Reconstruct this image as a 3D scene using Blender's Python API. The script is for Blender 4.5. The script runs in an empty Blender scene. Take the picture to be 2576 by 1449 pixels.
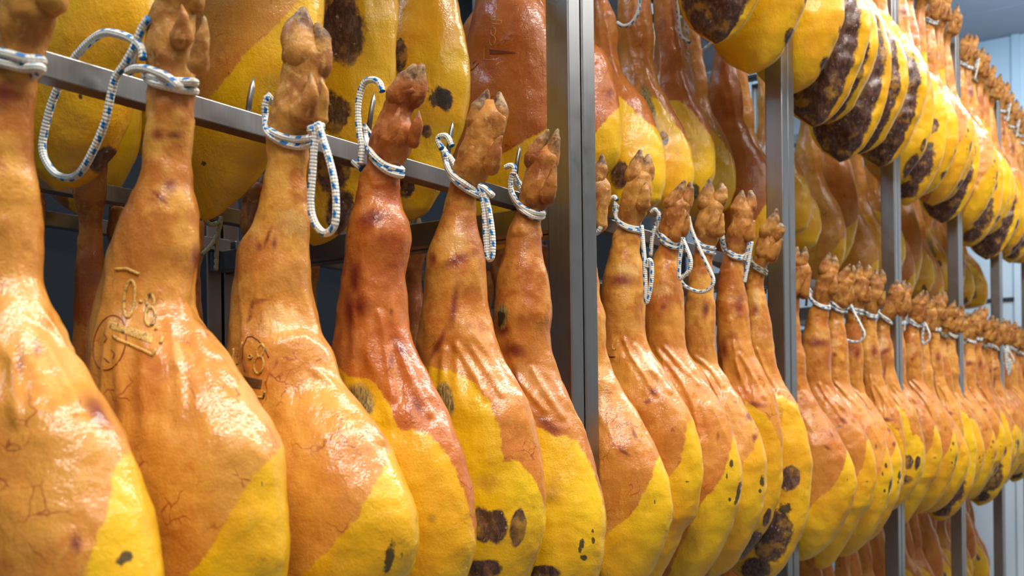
import bpy, bmesh, math, random
import numpy as np
from mathutils import Vector, Matrix, noise
from mathutils.bvhtree import BVHTree
random.seed(7)
S = bpy.context.scene
COL = S.collection

# ------------------------------------------------------------------ camera model
F = 2600.0; CX = 1288.0; CY = 1021.0; RHO = 0.0122; TH = math.atan(1752.0/F); ZC = 1.55
cR, sR = math.cos(RHO), math.sin(RHO)
def unroll(px, py):
    dx, dy = px-CX, py-CY
    return dx*cR - dy*sR, dx*sR + dy*cR
def phi(px, py):
    return TH - math.atan(unroll(px, py)[0]/F)
def depth(X, Y):
    return X*math.cos(TH) + Y*math.sin(TH)
def at(px, py, X=None, Y=None):
    """place in the room seen at a measured spot of the photograph, for a known X or a known Y"""
    dx, dy = unroll(px, py); p = TH - math.atan(dx/F)
    if X is None: X = Y/math.tan(p)
    else: Y = X*math.tan(p)
    return Vector((X, Y, ZC - dy*depth(X, Y)/F))
def project(P):
    X, Y, Z = P[:,0], P[:,1], P[:,2]
    d = X*math.cos(TH)+Y*math.sin(TH); r = X*math.sin(TH)-Y*math.cos(TH)
    dx = F*r/d; dy = -F*(Z-ZC)/d
    return CX + dx*cR + dy*sR, CY - dx*sR + dy*cR

# ------------------------------------------------------------------ node helpers
class NT:
    def __init__(s, name):
        s.m = bpy.data.materials.new(name); s.m.use_nodes = True
        s.t = s.m.node_tree; s.t.nodes.clear()
        s.out = s.n('ShaderNodeOutputMaterial'); s.b = s.n('ShaderNodeBsdfPrincipled')
        s.l(s.b.outputs[0], s.out.inputs[0])
    def n(s, k, **kw):
        x = s.t.nodes.new(k)
        for a, v in kw.items(): setattr(x, a, v)
        return x
    def l(s, a, b): s.t.links.new(a, b)
    def set(s, sock, v):
        if hasattr(v, 'is_output') or isinstance(v, bpy.types.NodeSocket): s.l(v, sock)
        elif isinstance(v, (tuple, list)) and len(v) == 3 and sock.type == 'RGBA': sock.default_value = (*v, 1)
        else: sock.default_value = v
    def math(s, op, a, b=0.0, clamp=False):
        x = s.n('ShaderNodeMath', operation=op, use_clamp=clamp); s.set(x.inputs[0], a); s.set(x.inputs[1], b); return x.outputs[0]
    def mix(s, f, a, b):
        x = s.n('ShaderNodeMix', data_type='RGBA'); s.set(x.inputs[0], f); s.set(x.inputs[6], a); s.set(x.inputs[7], b); return x.outputs[2]
    def step(s, v, lo, hi):
        x = s.n('ShaderNodeMapRange', interpolation_type='SMOOTHSTEP'); s.set(x.inputs[0], v)
        x.inputs[1].default_value = lo; x.inputs[2].default_value = hi; return x.outputs[0]
    def noise(s, co, sc, det=3.0, rough=.55, dist=0.0):
        x = s.n('ShaderNodeTexNoise'); s.l(co, x.inputs['Vector']); x.inputs['Scale'].default_value = sc
        x.inputs['Detail'].default_value = det; x.inputs['Roughness'].default_value = rough; x.inputs['Distortion'].default_value = dist
        return x.outputs[0]
    def attr(s, name):
        x = s.n('ShaderNodeAttribute', attribute_name=name); return x.outputs['Fac']
    def vscale(s, co, v):
        x = s.n('ShaderNodeVectorMath', operation='MULTIPLY'); s.l(co, x.inputs[0]); x.inputs[1].default_value = v; return x.outputs[0]
    def bump(s, h, strength, dist):
        x = s.n('ShaderNodeBump'); s.set(x.inputs['Height'], h); x.inputs['Strength'].default_value = strength
        x.inputs['Distance'].default_value = dist; s.l(x.outputs[0], s.b.inputs['Normal']); return x
    def p(s, k, v): s.set(s.b.inputs[k], v)

def ham_material():
    t = NT('cured_ham')
    tc = t.n('ShaderNodeTexCoord'); oi = t.n('ShaderNodeObjectInfo')
    off = t.n('ShaderNodeVectorMath', operation='ADD'); t.l(tc.outputs['Object'], off.inputs[0])
    sd = t.n('ShaderNodeAttribute', attribute_name='seed', attribute_type='OBJECT'); sc = t.math('MULTIPLY', sd.outputs['Fac'], 1.37)
    cmb = t.n('ShaderNodeCombineXYZ'); t.l(sc, cmb.inputs[0]); t.l(sc, cmb.inputs[1]); t.l(sc, cmb.inputs[2]); t.l(cmb.outputs[0], off.inputs[1])
    co = off.outputs[0]
    fat, meat, mold, bru, pale, fell, leg = [t.attr(k) for k in ('fat','meat','mold','bruise','pale','fell','leg')]
    nL = t.noise(co, 7, 2, .5); nM = t.noise(co, 22, 3, .6); nF = t.noise(co, 75, 3, .65); nX = t.noise(co, 300, 1, .6)
    # skin
    skin = t.mix(t.step(nL, .35, .65), (.64,.222,.028), (.72,.315,.044))
    skin = t.mix(t.math('MULTIPLY', t.step(nM, .5, .75), .45), skin, (.50,.105,.014))
    skin = t.mix(t.math('MULTIPLY', t.step(nF, .50, .70), .38), skin, (.80,.40,.075))
    lg = t.mix(t.step(nM, .38, .58), (.50,.145,.018), (.74,.36,.055))
    lg = t.mix(t.math('MULTIPLY', t.step(t.math('ADD', nL, t.math('MULTIPLY', t.math('SUBTRACT', nM, .5), .5)), .49, .68), .78), lg, (.30,.042,.012))
    lg = t.mix(t.math('MULTIPLY', t.step(nF, .55, .75), .4), lg, (.76,.42,.07))
    skin = t.mix(t.math('MULTIPLY', leg, .8, True), skin, lg)
    foot = t.attr('foot')
    ft = t.mix(t.step(nM, .36, .60), (.30,.105,.022), (.50,.225,.042)); ft = t.mix(t.math('MULTIPLY', t.step(nF, .52, .68), .7), ft, (.60,.36,.10))
    ft = t.mix(t.math('MULTIPLY', t.step(nF, .48, .34), .5), ft, (.17,.055,.014)) if False else ft
    skin = t.mix(t.math('MULTIPLY', foot, .85), skin, ft)
    # veins in the skin
    wv = t.n('ShaderNodeTexNoise'); t.l(co, wv.inputs['Vector']); wv.inputs['Scale'].default_value = 26; wv.inputs['Detail'].default_value = 2
    va = t.n('ShaderNodeVectorMath', operation='MULTIPLY_ADD'); t.l(wv.outputs['Color'], va.inputs[0]); va.inputs[1].default_value = (.045,.045,.045); t.l(co, va.inputs[2])
    vo = t.n('ShaderNodeTexVoronoi', feature='DISTANCE_TO_EDGE'); t.l(va.outputs[0], vo.inputs['Vector']); vo.inputs['Scale'].default_value = 27
    vline = t.math('SUBTRACT', 1.0, t.step(vo.outputs['Distance'], .004, .030))
    vmask = t.step(t.noise(co, 17, 2, .5), .51, .64)
    vein = t.math('MULTIPLY', t.math('MULTIPLY', vline, vmask), t.math('SUBTRACT', 1.0, leg, True))
    skin = t.mix(t.math('MULTIPLY', vein, .75), skin, (.30,.028,.012))
    # fibrous pale skin
    st = t.noise(t.vscale(co, (3,3,1)), 60, 2, .6)
    pm = t.step(t.math('ADD', pale, t.math('MULTIPLY', t.math('SUBTRACT', st, .5), 1.2)), -.1, .45)
    skin = t.mix(t.math('MULTIPLY', pm, .55), skin, (.80,.47,.15))
    # bruises
    bm_ = t.step(t.math('ADD', bru, t.math('ADD', t.math('MULTIPLY', t.math('SUBTRACT', nM, .5), 1.0), t.math('MULTIPLY', t.math('SUBTRACT', nF, .5), .7))), -.65, 1.05)
    skin = t.mix(t.math('MULTIPLY', bm_, .95), skin, (.20,.022,.012))
    tint = t.n('ShaderNodeMix', data_type='RGBA', blend_type='MULTIPLY'); tint.inputs[0].default_value = 1
    t.l(skin, tint.inputs[6]); t.l(oi.outputs['Color'], tint.inputs[7]); skin = tint.outputs[2]
    # fat
    fatc = t.mix(t.step(nL, .3, .7), (.89,.52,.006), (.82,.38,.007))
    fatc = t.mix(t.math('MULTIPLY', t.step(nM, .55, .75), .4), fatc, (.60,.27,.012))
    fatc = t.mix(t.math('MULTIPLY', t.step(nF, .55, .8), .35), fatc, (.90,.60,.05))
    fatc = t.mix(t.math('MULTIPLY', bm_, .55), fatc, (.28,.10,.02))
    fm = t.step(t.math('ADD', fat, t.math('MULTIPLY', t.math('SUBTRACT', nF, .5), .014)), -.002, .003)
    col = t.mix(fm, skin, fatc)
    # grey hairy hide
    gm = t.step(t.math('ADD', fell, t.math('MULTIPLY', t.math('SUBTRACT', nM, .5), .8)), -.1, .35)
    hair = t.noise(t.vscale(co, (6,6,1)), 60, 2, .7)
    col = t.mix(gm, col, t.mix(t.step(hair, .35, .7), (.13,.085,.028), (.46,.32,.09)))
    # lean meat
    mn = t.math('ADD', t.math('ADD', t.math('MULTIPLY', t.math('SUBTRACT', nL, .5), .5), t.math('MULTIPLY', t.math('SUBTRACT', nM, .5), .9)), t.math('MULTIPLY', t.math('SUBTRACT', nF, .5), .5))
    mm = t.step(t.math('ADD', meat, mn), -.10, .14)
    fib = t.noise(t.vscale(co, (1.0,1.0,.45)), 95, 3, .7, .6)
    meatc = t.mix(t.step(fib, .42, .66), (.060,.024,.017), (.17,.082,.055))
    meatc = t.mix(t.math('MULTIPLY', t.step(nM, .52, .68), .75), meatc, (.50,.25,.02))
    meatc = t.mix(t.math('MULTIPLY', t.step(nF, .64, .72), .7), meatc, (.55,.47,.36))
    col = t.mix(mm, col, meatc)
    # mould
    mo = t.step(t.math('ADD', mold, t.math('MULTIPLY', t.math('SUBTRACT', nF, .5), 1.6)), -.05, .35)
    col = t.mix(t.math('MULTIPLY', mo, .92), col, (.030,.024,.013))
    hn = t.step(t.math('ADD', t.attr('horn'), t.math('MULTIPLY', t.math('SUBTRACT', nM, .5), .9)), .42, .75)
    col = t.mix(hn, col, t.mix(t.step(nF, .38, .64), (.095,.040,.016), (.34,.19,.075)))
    t.p('Base Color', col)
    t.p('Roughness', t.math('ADD', t.math('ADD', .34, t.math('MULTIPLY', nM, .22)), t.math('MULTIPLY', foot, .15))); t.p('Specular IOR Level', .28)
    t.p('Coat Weight', t.math('SUBTRACT', t.math('SUBTRACT', .9, t.math('MULTIPLY', leg, .35)), t.math('MULTIPLY', foot, .42), True)); t.p('Coat Roughness', t.math('ADD', .07, t.math('MULTIPLY', nF, .16))); t.p('Coat IOR', 1.45)
    wr = t.noise(t.vscale(co, (1,1,.35)), 48, 2, .55, .3)
    h = t.math('ADD', t.math('MULTIPLY', wr, .42), t.math('MULTIPLY', nF, .26))
    h = t.math('ADD', h, t.math('MULTIPLY', nX, .05))
    h = t.math('ADD', h, t.math('MULTIPLY', t.math('MULTIPLY', nM, foot), .5))
    bp = t.bump(h, .50, .009); t.l(bp.outputs[0], t.b.inputs['Coat Normal'])
    return t.m

def rope_material(base, blue, name):
    t = NT(name); uv = t.n('ShaderNodeUVMap'); sp = t.n('ShaderNodeSeparateXYZ'); t.l(uv.outputs[0], sp.inputs[0])
    u, v = sp.outputs[0], sp.outputs[1]
    a = t.math('FRACT', t.math('ADD', t.math('MULTIPLY', u, 2.0), t.math('MULTIPLY', t.math('SINE', t.math('MULTIPLY', v, 2.1)), .10)))
    b = t.math('FRACT', t.math('ADD', v, t.math('MULTIPLY', a, .45)))
    fl = t.math('MULTIPLY', t.math('LESS_THAN', a, .30), t.math('LESS_THAN', b, .46))
    tc = t.n('ShaderNodeTexCoord'); n = t.noise(tc.outputs['Object'], 90, 3)
    c = t.mix(n, base, tuple(x*.72 for x in base))
    t.p('Base Color', t.mix(fl, c, blue)); t.p('Roughness', .75)
    w1 = t.math('SINE', t.math('ADD', t.math('MULTIPLY', u, 25.13), t.math('MULTIPLY', v, 12.57)))
    w2 = t.math('SINE', t.math('SUBTRACT', t.math('MULTIPLY', u, 25.13), t.math('MULTIPLY', v, 12.57)))
    t.bump(t.math('MULTIPLY', w1, w2), .45, .002)
    return t.m

def steel_material():
    t = NT('brushed_steel'); tc = t.n('ShaderNodeTexCoord'); co = tc.outputs['Object']
    n = t.noise(t.vscale(co, (220,220,3)), 1, 3, .6); s = t.noise(co, 30, 3)
    t.p('Base Color', t.mix(n, (.25,.246,.242), (.35,.346,.342))); t.p('Metallic', 1.0)
    t.p('Roughness', t.math('ADD', .24, t.math('MULTIPLY', s, .18)))
    t.bump(n, .06, .001)
    return t.m

def plain(name, c, r=.6, metal=0, c2=None, scale=8, bump=0):
    t = NT(name); tc = t.n('ShaderNodeTexCoord'); n = t.noise(tc.outputs['Object'], scale, 4)
    t.p('Base Color', t.mix(n, c, c2 or tuple(x*.88 for x in c))); t.p('Roughness', r); t.p('Metallic', metal)
    if bump: t.bump(n, bump, .004)
    return t.m

def brand_material():
    t = NT('brand_scar'); tc = t.n('ShaderNodeTexCoord'); co = tc.outputs['Object']
    n = t.noise(co, 160, 4, .7); n2 = t.noise(co, 420, 2)
    c = t.mix(t.step(n2, .4, .7), (.62,.33,.05), (.74,.46,.12)); c = t.mix(t.step(n, .52, .66), c, (.045,.024,.008))
    t.p('Base Color', c); t.p('Roughness', .45); t.bump(n2, .5, .003)
    return t.m

M = dict(ham=ham_material(), rope=rope_material((.93,.90,.78), (.008,.20,.55), 'white_cord'),
         rope_old=rope_material((.50,.42,.24), (.05,.10,.16), 'soiled_and_shaded_cord'), steel=steel_material(), brand=brand_material(),
         brand_dark=plain('burnt_scar', (.06,.022,.008), .3, 0, (.20,.085,.02), 150, .4),
         ink=plain('stamp_ink', (.17,.030,.014), .4, 0, (.27,.06,.02), 90),
         cap=plain('dark_plastic', (.03,.03,.032), .5),
         wall=plain('white_wall_panel', (.74,.77,.79), .5, 0, (.70,.73,.75), 1.5),
         ceil=plain('ceiling_panel', (.55,.53,.58), .6, 0, (.52,.50,.55), 1.2),
         floor=plain('grey_floor', (.12,.115,.11), .45, 0, (.09,.09,.085), 3),
         dark=plain('gap_shade_wall', (.010,.009,.010), 1.0),  # near-black wall colour stands in for shade between the ham rows
         aisle=plain('grey_wall_paint', (.22,.22,.22), .6),
         lamp=plain('lamp_housing', (.7,.7,.7), .5))

# ------------------------------------------------------------------ object helpers
def tag(o, label=None, cat=None, group=None, kind=None):
    if label: o['label'] = label
    if cat: o['category'] = cat
    if group: o['group'] = group
    if kind: o['kind'] = kind
    return o
def link(name, me, mat, parent=None, loc=None):
    o = bpy.data.objects.new(name, me); COL.objects.link(o)
    if mat is not None: me.materials.append(mat)
    if loc is not None: o.location = loc
    if parent is not None: o.parent = parent
    return o
def smooth(me):
    me.polygons.foreach_set('use_smooth', [True]*len(me.polygons)); me.update()
def box_mesh(name, lo, hi, bevel=0.0):
    bm = bmesh.new(); bmesh.ops.create_cube(bm, size=1)
    for v in bm.verts: v.co = Vector([lo[i] + (v.co[i]+.5)*(hi[i]-lo[i]) for i in range(3)])
    if bevel: bmesh.ops.bevel(bm, geom=bm.edges[:], offset=bevel, segments=2, affect='EDGES', profile=.5)
    me = bpy.data.meshes.new(name); bm.to_mesh(me); bm.free(); return me
def catmull(pts, n):
    P = [Vector(p) for p in pts]; P = [P[0]*2-P[1]] + P + [P[-1]*2-P[-2]]; out = []
    for i in range(1, len(P)-2):
        a, b, c, d = P[i-1:i+3]
        for k in range(n):
            s = k/n; out.append(.5*((2*b) + (c-a)*s + (2*a-5*b+4*c-d)*s*s + (3*b-a-3*c+d)*s**3))
    out.append(P[-2]); return out
def tube_mesh(name, paths, rad, sides=10, period=.011, org=Vector((0,0,0)), flat=1.0):
    """swept tubes; paths = list of (points, closed); rad is a number or one number per point"""
    V, Fc, UV = [], [], []
    for pts, closed in paths:
        n = len(pts); pts = [p-org for p in pts]
        T = [((pts[(i+1) % n] if closed or i < n-1 else pts[i]) - (pts[i-1] if closed or i > 0 else pts[i])).normalized() for i in range(n)]
        up = Vector((0,0,1)) if abs(T[0].z) < .9 else Vector((1,0,0))
        N = (up - T[0]*up.dot(T[0])).normalized(); b0 = len(V); L = 0
        rings = n + (1 if closed else 0); lens = []
        for i in range(rings):
            j = i % n
            if i: L += (pts[j]-pts[(i-1) % n]).length
            lens.append(L/period)
            t = T[j]; N = (N - t*N.dot(t)).normalized(); B = t.cross(N)
            r = rad[j] if isinstance(rad, (list, tuple)) else rad
            for s in range(sides):
                a = 2*math.pi*s/sides; V.append(pts[j] + (N*math.cos(a)*flat + B*math.sin(a))*r)
        for i in range(rings-1):
            for s in range(sides):
                s2 = (s+1) % sides
                Fc.append((b0+i*sides+s, b0+i*sides+s2, b0+(i+1)*sides+s2, b0+(i+1)*sides+s))
                UV += [(s/sides, lens[i]), ((s+1)/sides, lens[i]), ((s+1)/sides, lens[i+1]), (s/sides, lens[i+1])]
        if not closed:
            for e, rev in ((0, True), (rings-1, False)):
                f = [b0+e*sides+s for s in range(sides)]
                Fc.append(tuple(f[::-1] if rev else f)); UV += [(0, lens[e])]*sides
    me = bpy.data.meshes.new(name); me.from_pydata([tuple(v) for v in V], [], Fc)
    uv = me.uv_layers.new(name='UVMap'); uv.data.foreach_set('uv', [c for p in UV for c in p]); smooth(me); return me

# ------------------------------------------------------------------ hams
def pchip(x, y, xs):
    x = np.asarray(x, float); y = np.asarray(y, float); h = np.diff(x); d = np.diff(y)/h; m = np.zeros_like(y)
    for i in range(1, len(x)-1):
        if d[i-1]*d[i] > 0:
            w1, w2 = 2*h[i]+h[i-1], h[i]+2*h[i-1]; m[i] = (w1+w2)/(w1/d[i-1]+w2/d[i])
    m[0], m[-1] = d[0], d[-1]
    i = np.clip(np.searchsorted(x, xs)-1, 0, len(h)-1); s = (xs-x[i])/h[i]
    return (y[i]*(1+2*s)*(1-s)**2 + h[i]*m[i]*s*(1-s)**2 + y[i+1]*s*s*(3-2*s) + h[i]*m[i+1]*s*s*(s-1))
def sdf(poly, x, y):
    P = np.array(poly, float); Q = np.roll(P, -1, 0); d = np.full(x.shape, 1e9); ins = np.zeros(x.shape, bool)
    for (ax, ay), (bx, by) in zip(P, Q):
        ex, ey = bx-ax, by-ay; t = np.clip(((x-ax)*ex+(y-ay)*ey)/(ex*ex+ey*ey), 0, 1)
        d = np.minimum(d, np.hypot(x-ax-t*ex, y-ay-t*ey))
        c = (ay > y) != (by > y)
        with np.errstate(divide='ignore', invalid='ignore'): ins ^= c & (x < (bx-ax)*(y-ay)/(by-ay)+ax)
    return np.where(ins, d, -d)
TYPES = dict(M='meat', O='mold', B='bruise', P='pale', G='fell')
HAMS = {}
def build_ham(key, D, label, group, segs=128, rows=190):
    ax, ay = D['ank']; X = D.get('X') or at(ax, ay, Y=D['Y']).x
    sil = sorted(D['sil'])[1 if 'toes' in D else 0:]; by, bx = D['bot']
    ys = [r[0] for r in sil]; L = [r[1] for r in sil]; R = [r[2] for r in sil]
    yy = np.linspace(ys[0], ys[-1], rows); lx = pchip(ys, L, yy); rx = pchip(ys, R, yy)
    # the side turned away from the aisle bulges too: give every body its real breadth
    iw = int(np.argmax(rx-lx)); pw = (phi(lx[iw], yy[iw])-phi(rx[iw], yy[iw]))/2; pc = phi((lx[iw]+rx[iw])/2, yy[iw])
    am = X/math.cos(pc)*math.sin(pw)/math.sqrt((.58*math.sin(pc))**2+math.cos(pc)**2)
    g = max(0, D.get('amin', .142)/am-1); ts = np.clip(((yy-ay)/(by-ay)-.36)/.30, 0, 1); lx = lx - g*(rx-lx)*ts*ts*(3-2*ts)
    iw = int(np.argmax(rx-lx)); Lw = lx[iw]; bx = Lw + min(D.get('low', .40)*(rx[iw]-Lw), .55*(rx[-1]-Lw))     # the rounded butt end hangs lowest towards the back
    sf = lambda y: Lw + (bx-Lw)*np.clip((y-yy[iw])/(by-yy[iw]), 0, 1)**4.5
    lx = np.where(np.arange(len(yy)) > iw, sf(yy), lx)
    RW = []
    w0 = (rx[0]-lx[0]); c0 = (rx[0]+lx[0])/2; hT = w0*(.55 if 'toes' in D else .30)
    for k in range(6):                                     # rounded top
        t = 1-(k+.15)/6; q = (1-.62*t**1.3) if 'toes' in D else math.sqrt(max(0, 1-t*t)); RW.append((ys[0]-hT*t, c0-w0/2*q, c0+w0/2*q))
    RW += list(zip(yy, lx, rx))
    sl = (rx[-1]-rx[-6])/(yy[-1]-yy[-6]); k0 = max(.02, -sl*(by-ys[-1])/max(1, rx[-1]-bx)); cc = min(.5, max(-.85, .5-k0))
    for k in range(1, 21):                                 # rounded bottom
        t = (k/20.15)**.75; y = ys[-1]+(by-ys[-1])*t; RW.append((y, float(sf(y)), bx+(rx[-1]-bx)*math.sqrt(1-t)*(1+cc*t)))
    cmax = D.get('cmax', .086); V = []; info = []; rr = random.Random(key)
    seed = Vector((rr.uniform(0,50), rr.uniform(0,50), rr.uniform(0,50)))
    for (y, xl, xr) in RW:
        t = (y-ay)/(by-ay)
        k = .82 if t < 0 else (.82+.13*min(1,t/.08) if t < .22 else .95-.37*min(1, max(0,(t-.22)/.3)))
        pl, pr = phi(xl, y), phi(xr, y); pm = (pl+pr)/2; Yc = X*math.tan(pm); dist = math.hypot(X, Yc)
        h = dist*math.sin((pl-pr)/2); a = h/math.sqrt((k*math.sin(pm))**2+math.cos(pm)**2); c = k*a
        if c > cmax: c = cmax; a = math.sqrt(max(1e-8, h*h-(c*math.sin(pm))**2))/math.cos(pm)
        z = ZC - unroll((xl+xr)/2, y)[1]*depth(X, Yc)/F; info.append((y, Yc, a, c, z, t))
        rough = 1.0 if 0 < t < 1.0 else .8
        for s in range(segs):
            an = 2*math.pi*s/segs; cs, sn = math.cos(an), math.sin(an)
            p = Vector((X + c*cs, Yc + a*sn, z)); q = p+seed
            d = .0050*noise.noise(q*12) + .0022*noise.noise(q*30) + .0008*noise.noise(q*75)
            wn = math.exp(-((t-.42)/.16)**2)                # tendons and wrinkles above the bulge
            d += wn*.0085*(.30-abs(noise.noise(Vector((q.x*30+q.z*4, q.y*30-q.z*5, q.z*5)))))
            if t < .05: d += .0042*noise.noise(q*36)+.0018*noise.noise(q*90)
            if 'cutface' in D and t > .4 and cs < -.1: d += (.010*noise.noise(q*16)+.006*noise.noise(q*33)-.004)*min(1, (t-.4)*5)*min(1, (-cs-.1)*3)
            d *= min(1, c/.03)
            V.append((p.x+cs*d, p.y+sn*d, p.z))
    n = len(RW); Fc = [(i*segs+s, (i+1)*segs+s, (i+1)*segs+(s+1) % segs, i*segs+(s+1) % segs) for i in range(n-1) for s in range(segs)]
    top = len(V); V.append((X, info[0][1], info[0][4]+.001)); bot = len(V); V.append((X, info[-1][1], info[-1][4]-.001))
    Fc += [(top, s, (s+1) % segs) for s in range(segs)] + [(bot, (n-1)*segs+(s+1) % segs, (n-1)*segs+s) for s in range(segs)]
    # ankle row = where the cord is tied
    ia = min(range(n), key=lambda i: abs(info[i][0]-ay)); org = Vector((X, info[ia][1], info[ia][4]))
    W = np.array(V); px, py = project(W); mpp = depth(org.x, org.y)/F
    if D.get('tendon'):
        an = np.array([2*math.pi*s/segs for s in range(segs)]*n + [0, 0]); front = np.clip((-np.cos(an)*.6-np.sin(an)*.8+.35)*3, 0, 1)
        for ln in D['tendon']:
            dd = np.full(len(V), 1e9); q = np.array([(p.x, p.y) for p in catmull([(x, y, 0) for x, y in ln], 5)])
            for (x0, y0), (x1, y1) in zip(q, q[1:]):
                ex, ey = x1-x0, y1-y0; u = np.clip(((px-x0)*ex+(py-y0)*ey)/(ex*ex+ey*ey+1e-9), 0, 1); dd = np.minimum(dd, np.hypot(px-x0-u*ex, py-y0-u*ey))
            s_ = mpp/.00066; dd = dd*s_
            disp = (.0024*np.exp(-(dd/7)**2) - .0014*np.exp(-((dd-16)/9)**2))*front
            W[:,0] += np.cos(an)*disp; W[:,1] += np.sin(an)*disp
    me = bpy.data.meshes.new('hanging_ham'); me.from_pydata((W-np.array(org)).tolist(), [], Fc); smooth(me)
    A = dict(meat=np.full(len(V), -2.), mold=np.full(len(V), -2.), bruise=np.full(len(V), -2.), pale=np.full(len(V), -2.), fell=np.full(len(V), -2.))
    f = np.full(len(V), -.2)
    if 'fat' in D: f = sdf(D['fat'], px, py)*mpp
    if D.get('allfat'): f = np.clip((py-D['allfat'])*mpp, -.2, .2)
    A['fat'] = f
    for b in D.get('blobs', ()):
        ty, x, y, ra, rb = b[:5]; an = math.radians(b[5] if len(b) > 5 else 0)
        dx, dy = px-x, py-y; u = dx*math.cos(an)+dy*math.sin(an); v = -dx*math.sin(an)+dy*math.cos(an)
        nm = TYPES[ty]; A[nm] = np.maximum(A[nm], 1-np.hypot(u/ra, v/rb))
    if D.get('cutface'):                                    # lean cut side turned towards the near end of the rack
        an = np.array([math.cos(2*math.pi*s/segs) for s in range(segs)]*n + [0, 0]); tt = np.array([i[5] for i in info for _ in range(segs)] + [0, 1])
        A['meat'] = np.maximum(A['meat'], np.minimum((-an-.42)*2.2, (tt-D['cutface'])*5))
    tt = (py-ay)/(by-ay); A['leg'] = np.clip(1-(tt-.18)/.25, 0, 1); A['foot'] = np.clip((.02-tt)/.04, 0, 1)
    for k, v in A.items():
        at_ = me.attributes.new(k, 'FLOAT', 'POINT'); at_.data.foreach_set('value', v.astype(np.float32))
    o = link('hanging_ham', me, M['ham'], None, org); tag(o, label, 'ham', group); o['seed'] = float(rr.randint(1, 60))
    bvh = BVHTree.FromPolygons([Vector(v) for v in V], Fc)
    toes = D.get('toes')
    if toes is None:
        w = w0; toes = [[(c0-w*.2, ys[0]+w*.25, w*.55), (c0-w*.2, ys[0]-w*.2, w*.45), (c0-w*.12, ys[0]-w*.75, w*.12)],
                        [(c0+w*.22, ys[0]+w*.25, w*.55), (c0+w*.22, ys[0]-w*.2, w*.42), (c0+w*.2, ys[0]-w*.7, w*.12)]]
    for kind, lst in (('hoof', toes), ('dewclaw', D.get('dew', ()))):
        for j, tp in enumerate(lst):
            ox = (-.006 + .012*j) if kind == 'hoof' else -.019
            tp = [(q[0], q[1], q[2]*(1.12 if i < 2 else 1)*(1.12 if kind == 'dewclaw' and i == 0 else 1)) for i, q in enumerate(tp)]
            P = [at(q[0], q[1], X=X+ox*(.75 if kind == 'dewclaw' and i == 0 else 1)) for i, q in enumerate(tp)]; r = [q[2]*.5*depth(p.x, p.y)/F for q, p in zip(tp, P)]
            pts = catmull(P, 7); m_ = len(pts)-1
            rad = [max(.0012, float(pchip([0,.5,1], r, np.array([i/m_]))[0])) for i in range(m_+1)]
            pts.append(pts[-1]+(pts[-1]-pts[-2])*.5); rad.append(.0006)
            e0 = (pts[0]-pts[1]).normalized(); r0 = rad[0]
            for q_, s_ in ((.55,.83),(.85,.5),(1.0,.08)): pts.insert(0, P[0]+e0*r0*q_); rad.insert(0, r0*s_)
            tm = tube_mesh(kind, [(pts, False)], rad, 16, .05, org, 1.0)
            for v in tm.vertices:
                v.co += Vector(noise.noise_vector(v.co*55))*.0026 + Vector(noise.noise_vector(v.co*150))*.0009
            ha = tm.attributes.new('horn', 'FLOAT', 'POINT'); m1 = len(pts)
            ha.data.foreach_set('value', [((i//16)/(m1-1))**1.0*(.95 if kind == 'hoof' else .62) for i in range(len(tm.vertices))])
            for nm in ('fat', 'meat', 'mold', 'bruise', 'pale', 'fell'): tm.attributes.new(nm, 'FLOAT', 'POINT').data.foreach_set('value', [-2.0]*len(tm.vertices))
            for nm in ('leg', 'foot'): tm.attributes.new(nm, 'FLOAT', 'POINT').data.foreach_set('value', [1.0]*len(tm.vertices))
            link(kind, tm, M['ham'], o)['seed'] = o['seed']
    HAMS[key] = dict(o=o, X=X, org=org, info=info, bvh=bvh, ropes=[], segs=segs)
    return o
def on_ham(key, px, py, lift=0.0):
    h = HAMS[key]; o = Vector((0,0,ZC)); d = (at(px, py, X=h['X'])-o).normalized()
    p, n, i, t = h['bvh'].ray_cast(o, d)
    if p is None: return at(px, py, X=h['X'])
    return p - d*lift + n*(lift*.3)
def mark(key, strokes, name, mat, rad=.0016, label=None):
    """scars and ink lying on the skin of a ham"""
    h = HAMS[key]; paths = []
    for st in strokes:
        closed = st[0] == 'o'; pts = st[1:] if closed else st
        if closed:
            cx, cy, rx, ry, rot = pts; rot = math.radians(rot); q = []
            for k in range(24):
                a = 2*math.pi*k/24; u, v = rx*math.cos(a), ry*math.sin(a)
                q.append((cx+u*math.cos(rot)-v*math.sin(rot), cy+u*math.sin(rot)+v*math.cos(rot)))
            paths.append(([on_ham(key, x, y, .0002) for x, y in q], True))
        else:
            q = []
            for (x0, y0), (x1, y1) in zip(pts, pts[1:]):
                m_ = max(2, int(math.hypot(x1-x0, y1-y0)/5))
                q += [(x0+(x1-x0)*k/m_, y0+(y1-y0)*k/m_) for k in range(m_)]
            q.append(pts[-1]); paths.append(([on_ham(key, x, y, .0002) for x, y in q], False))
    o = link(name, tube_mesh(name, paths, rad, 8, .02, h['org']), M[mat], h['o'])
    if label: o['label'] = label
    return o
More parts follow.
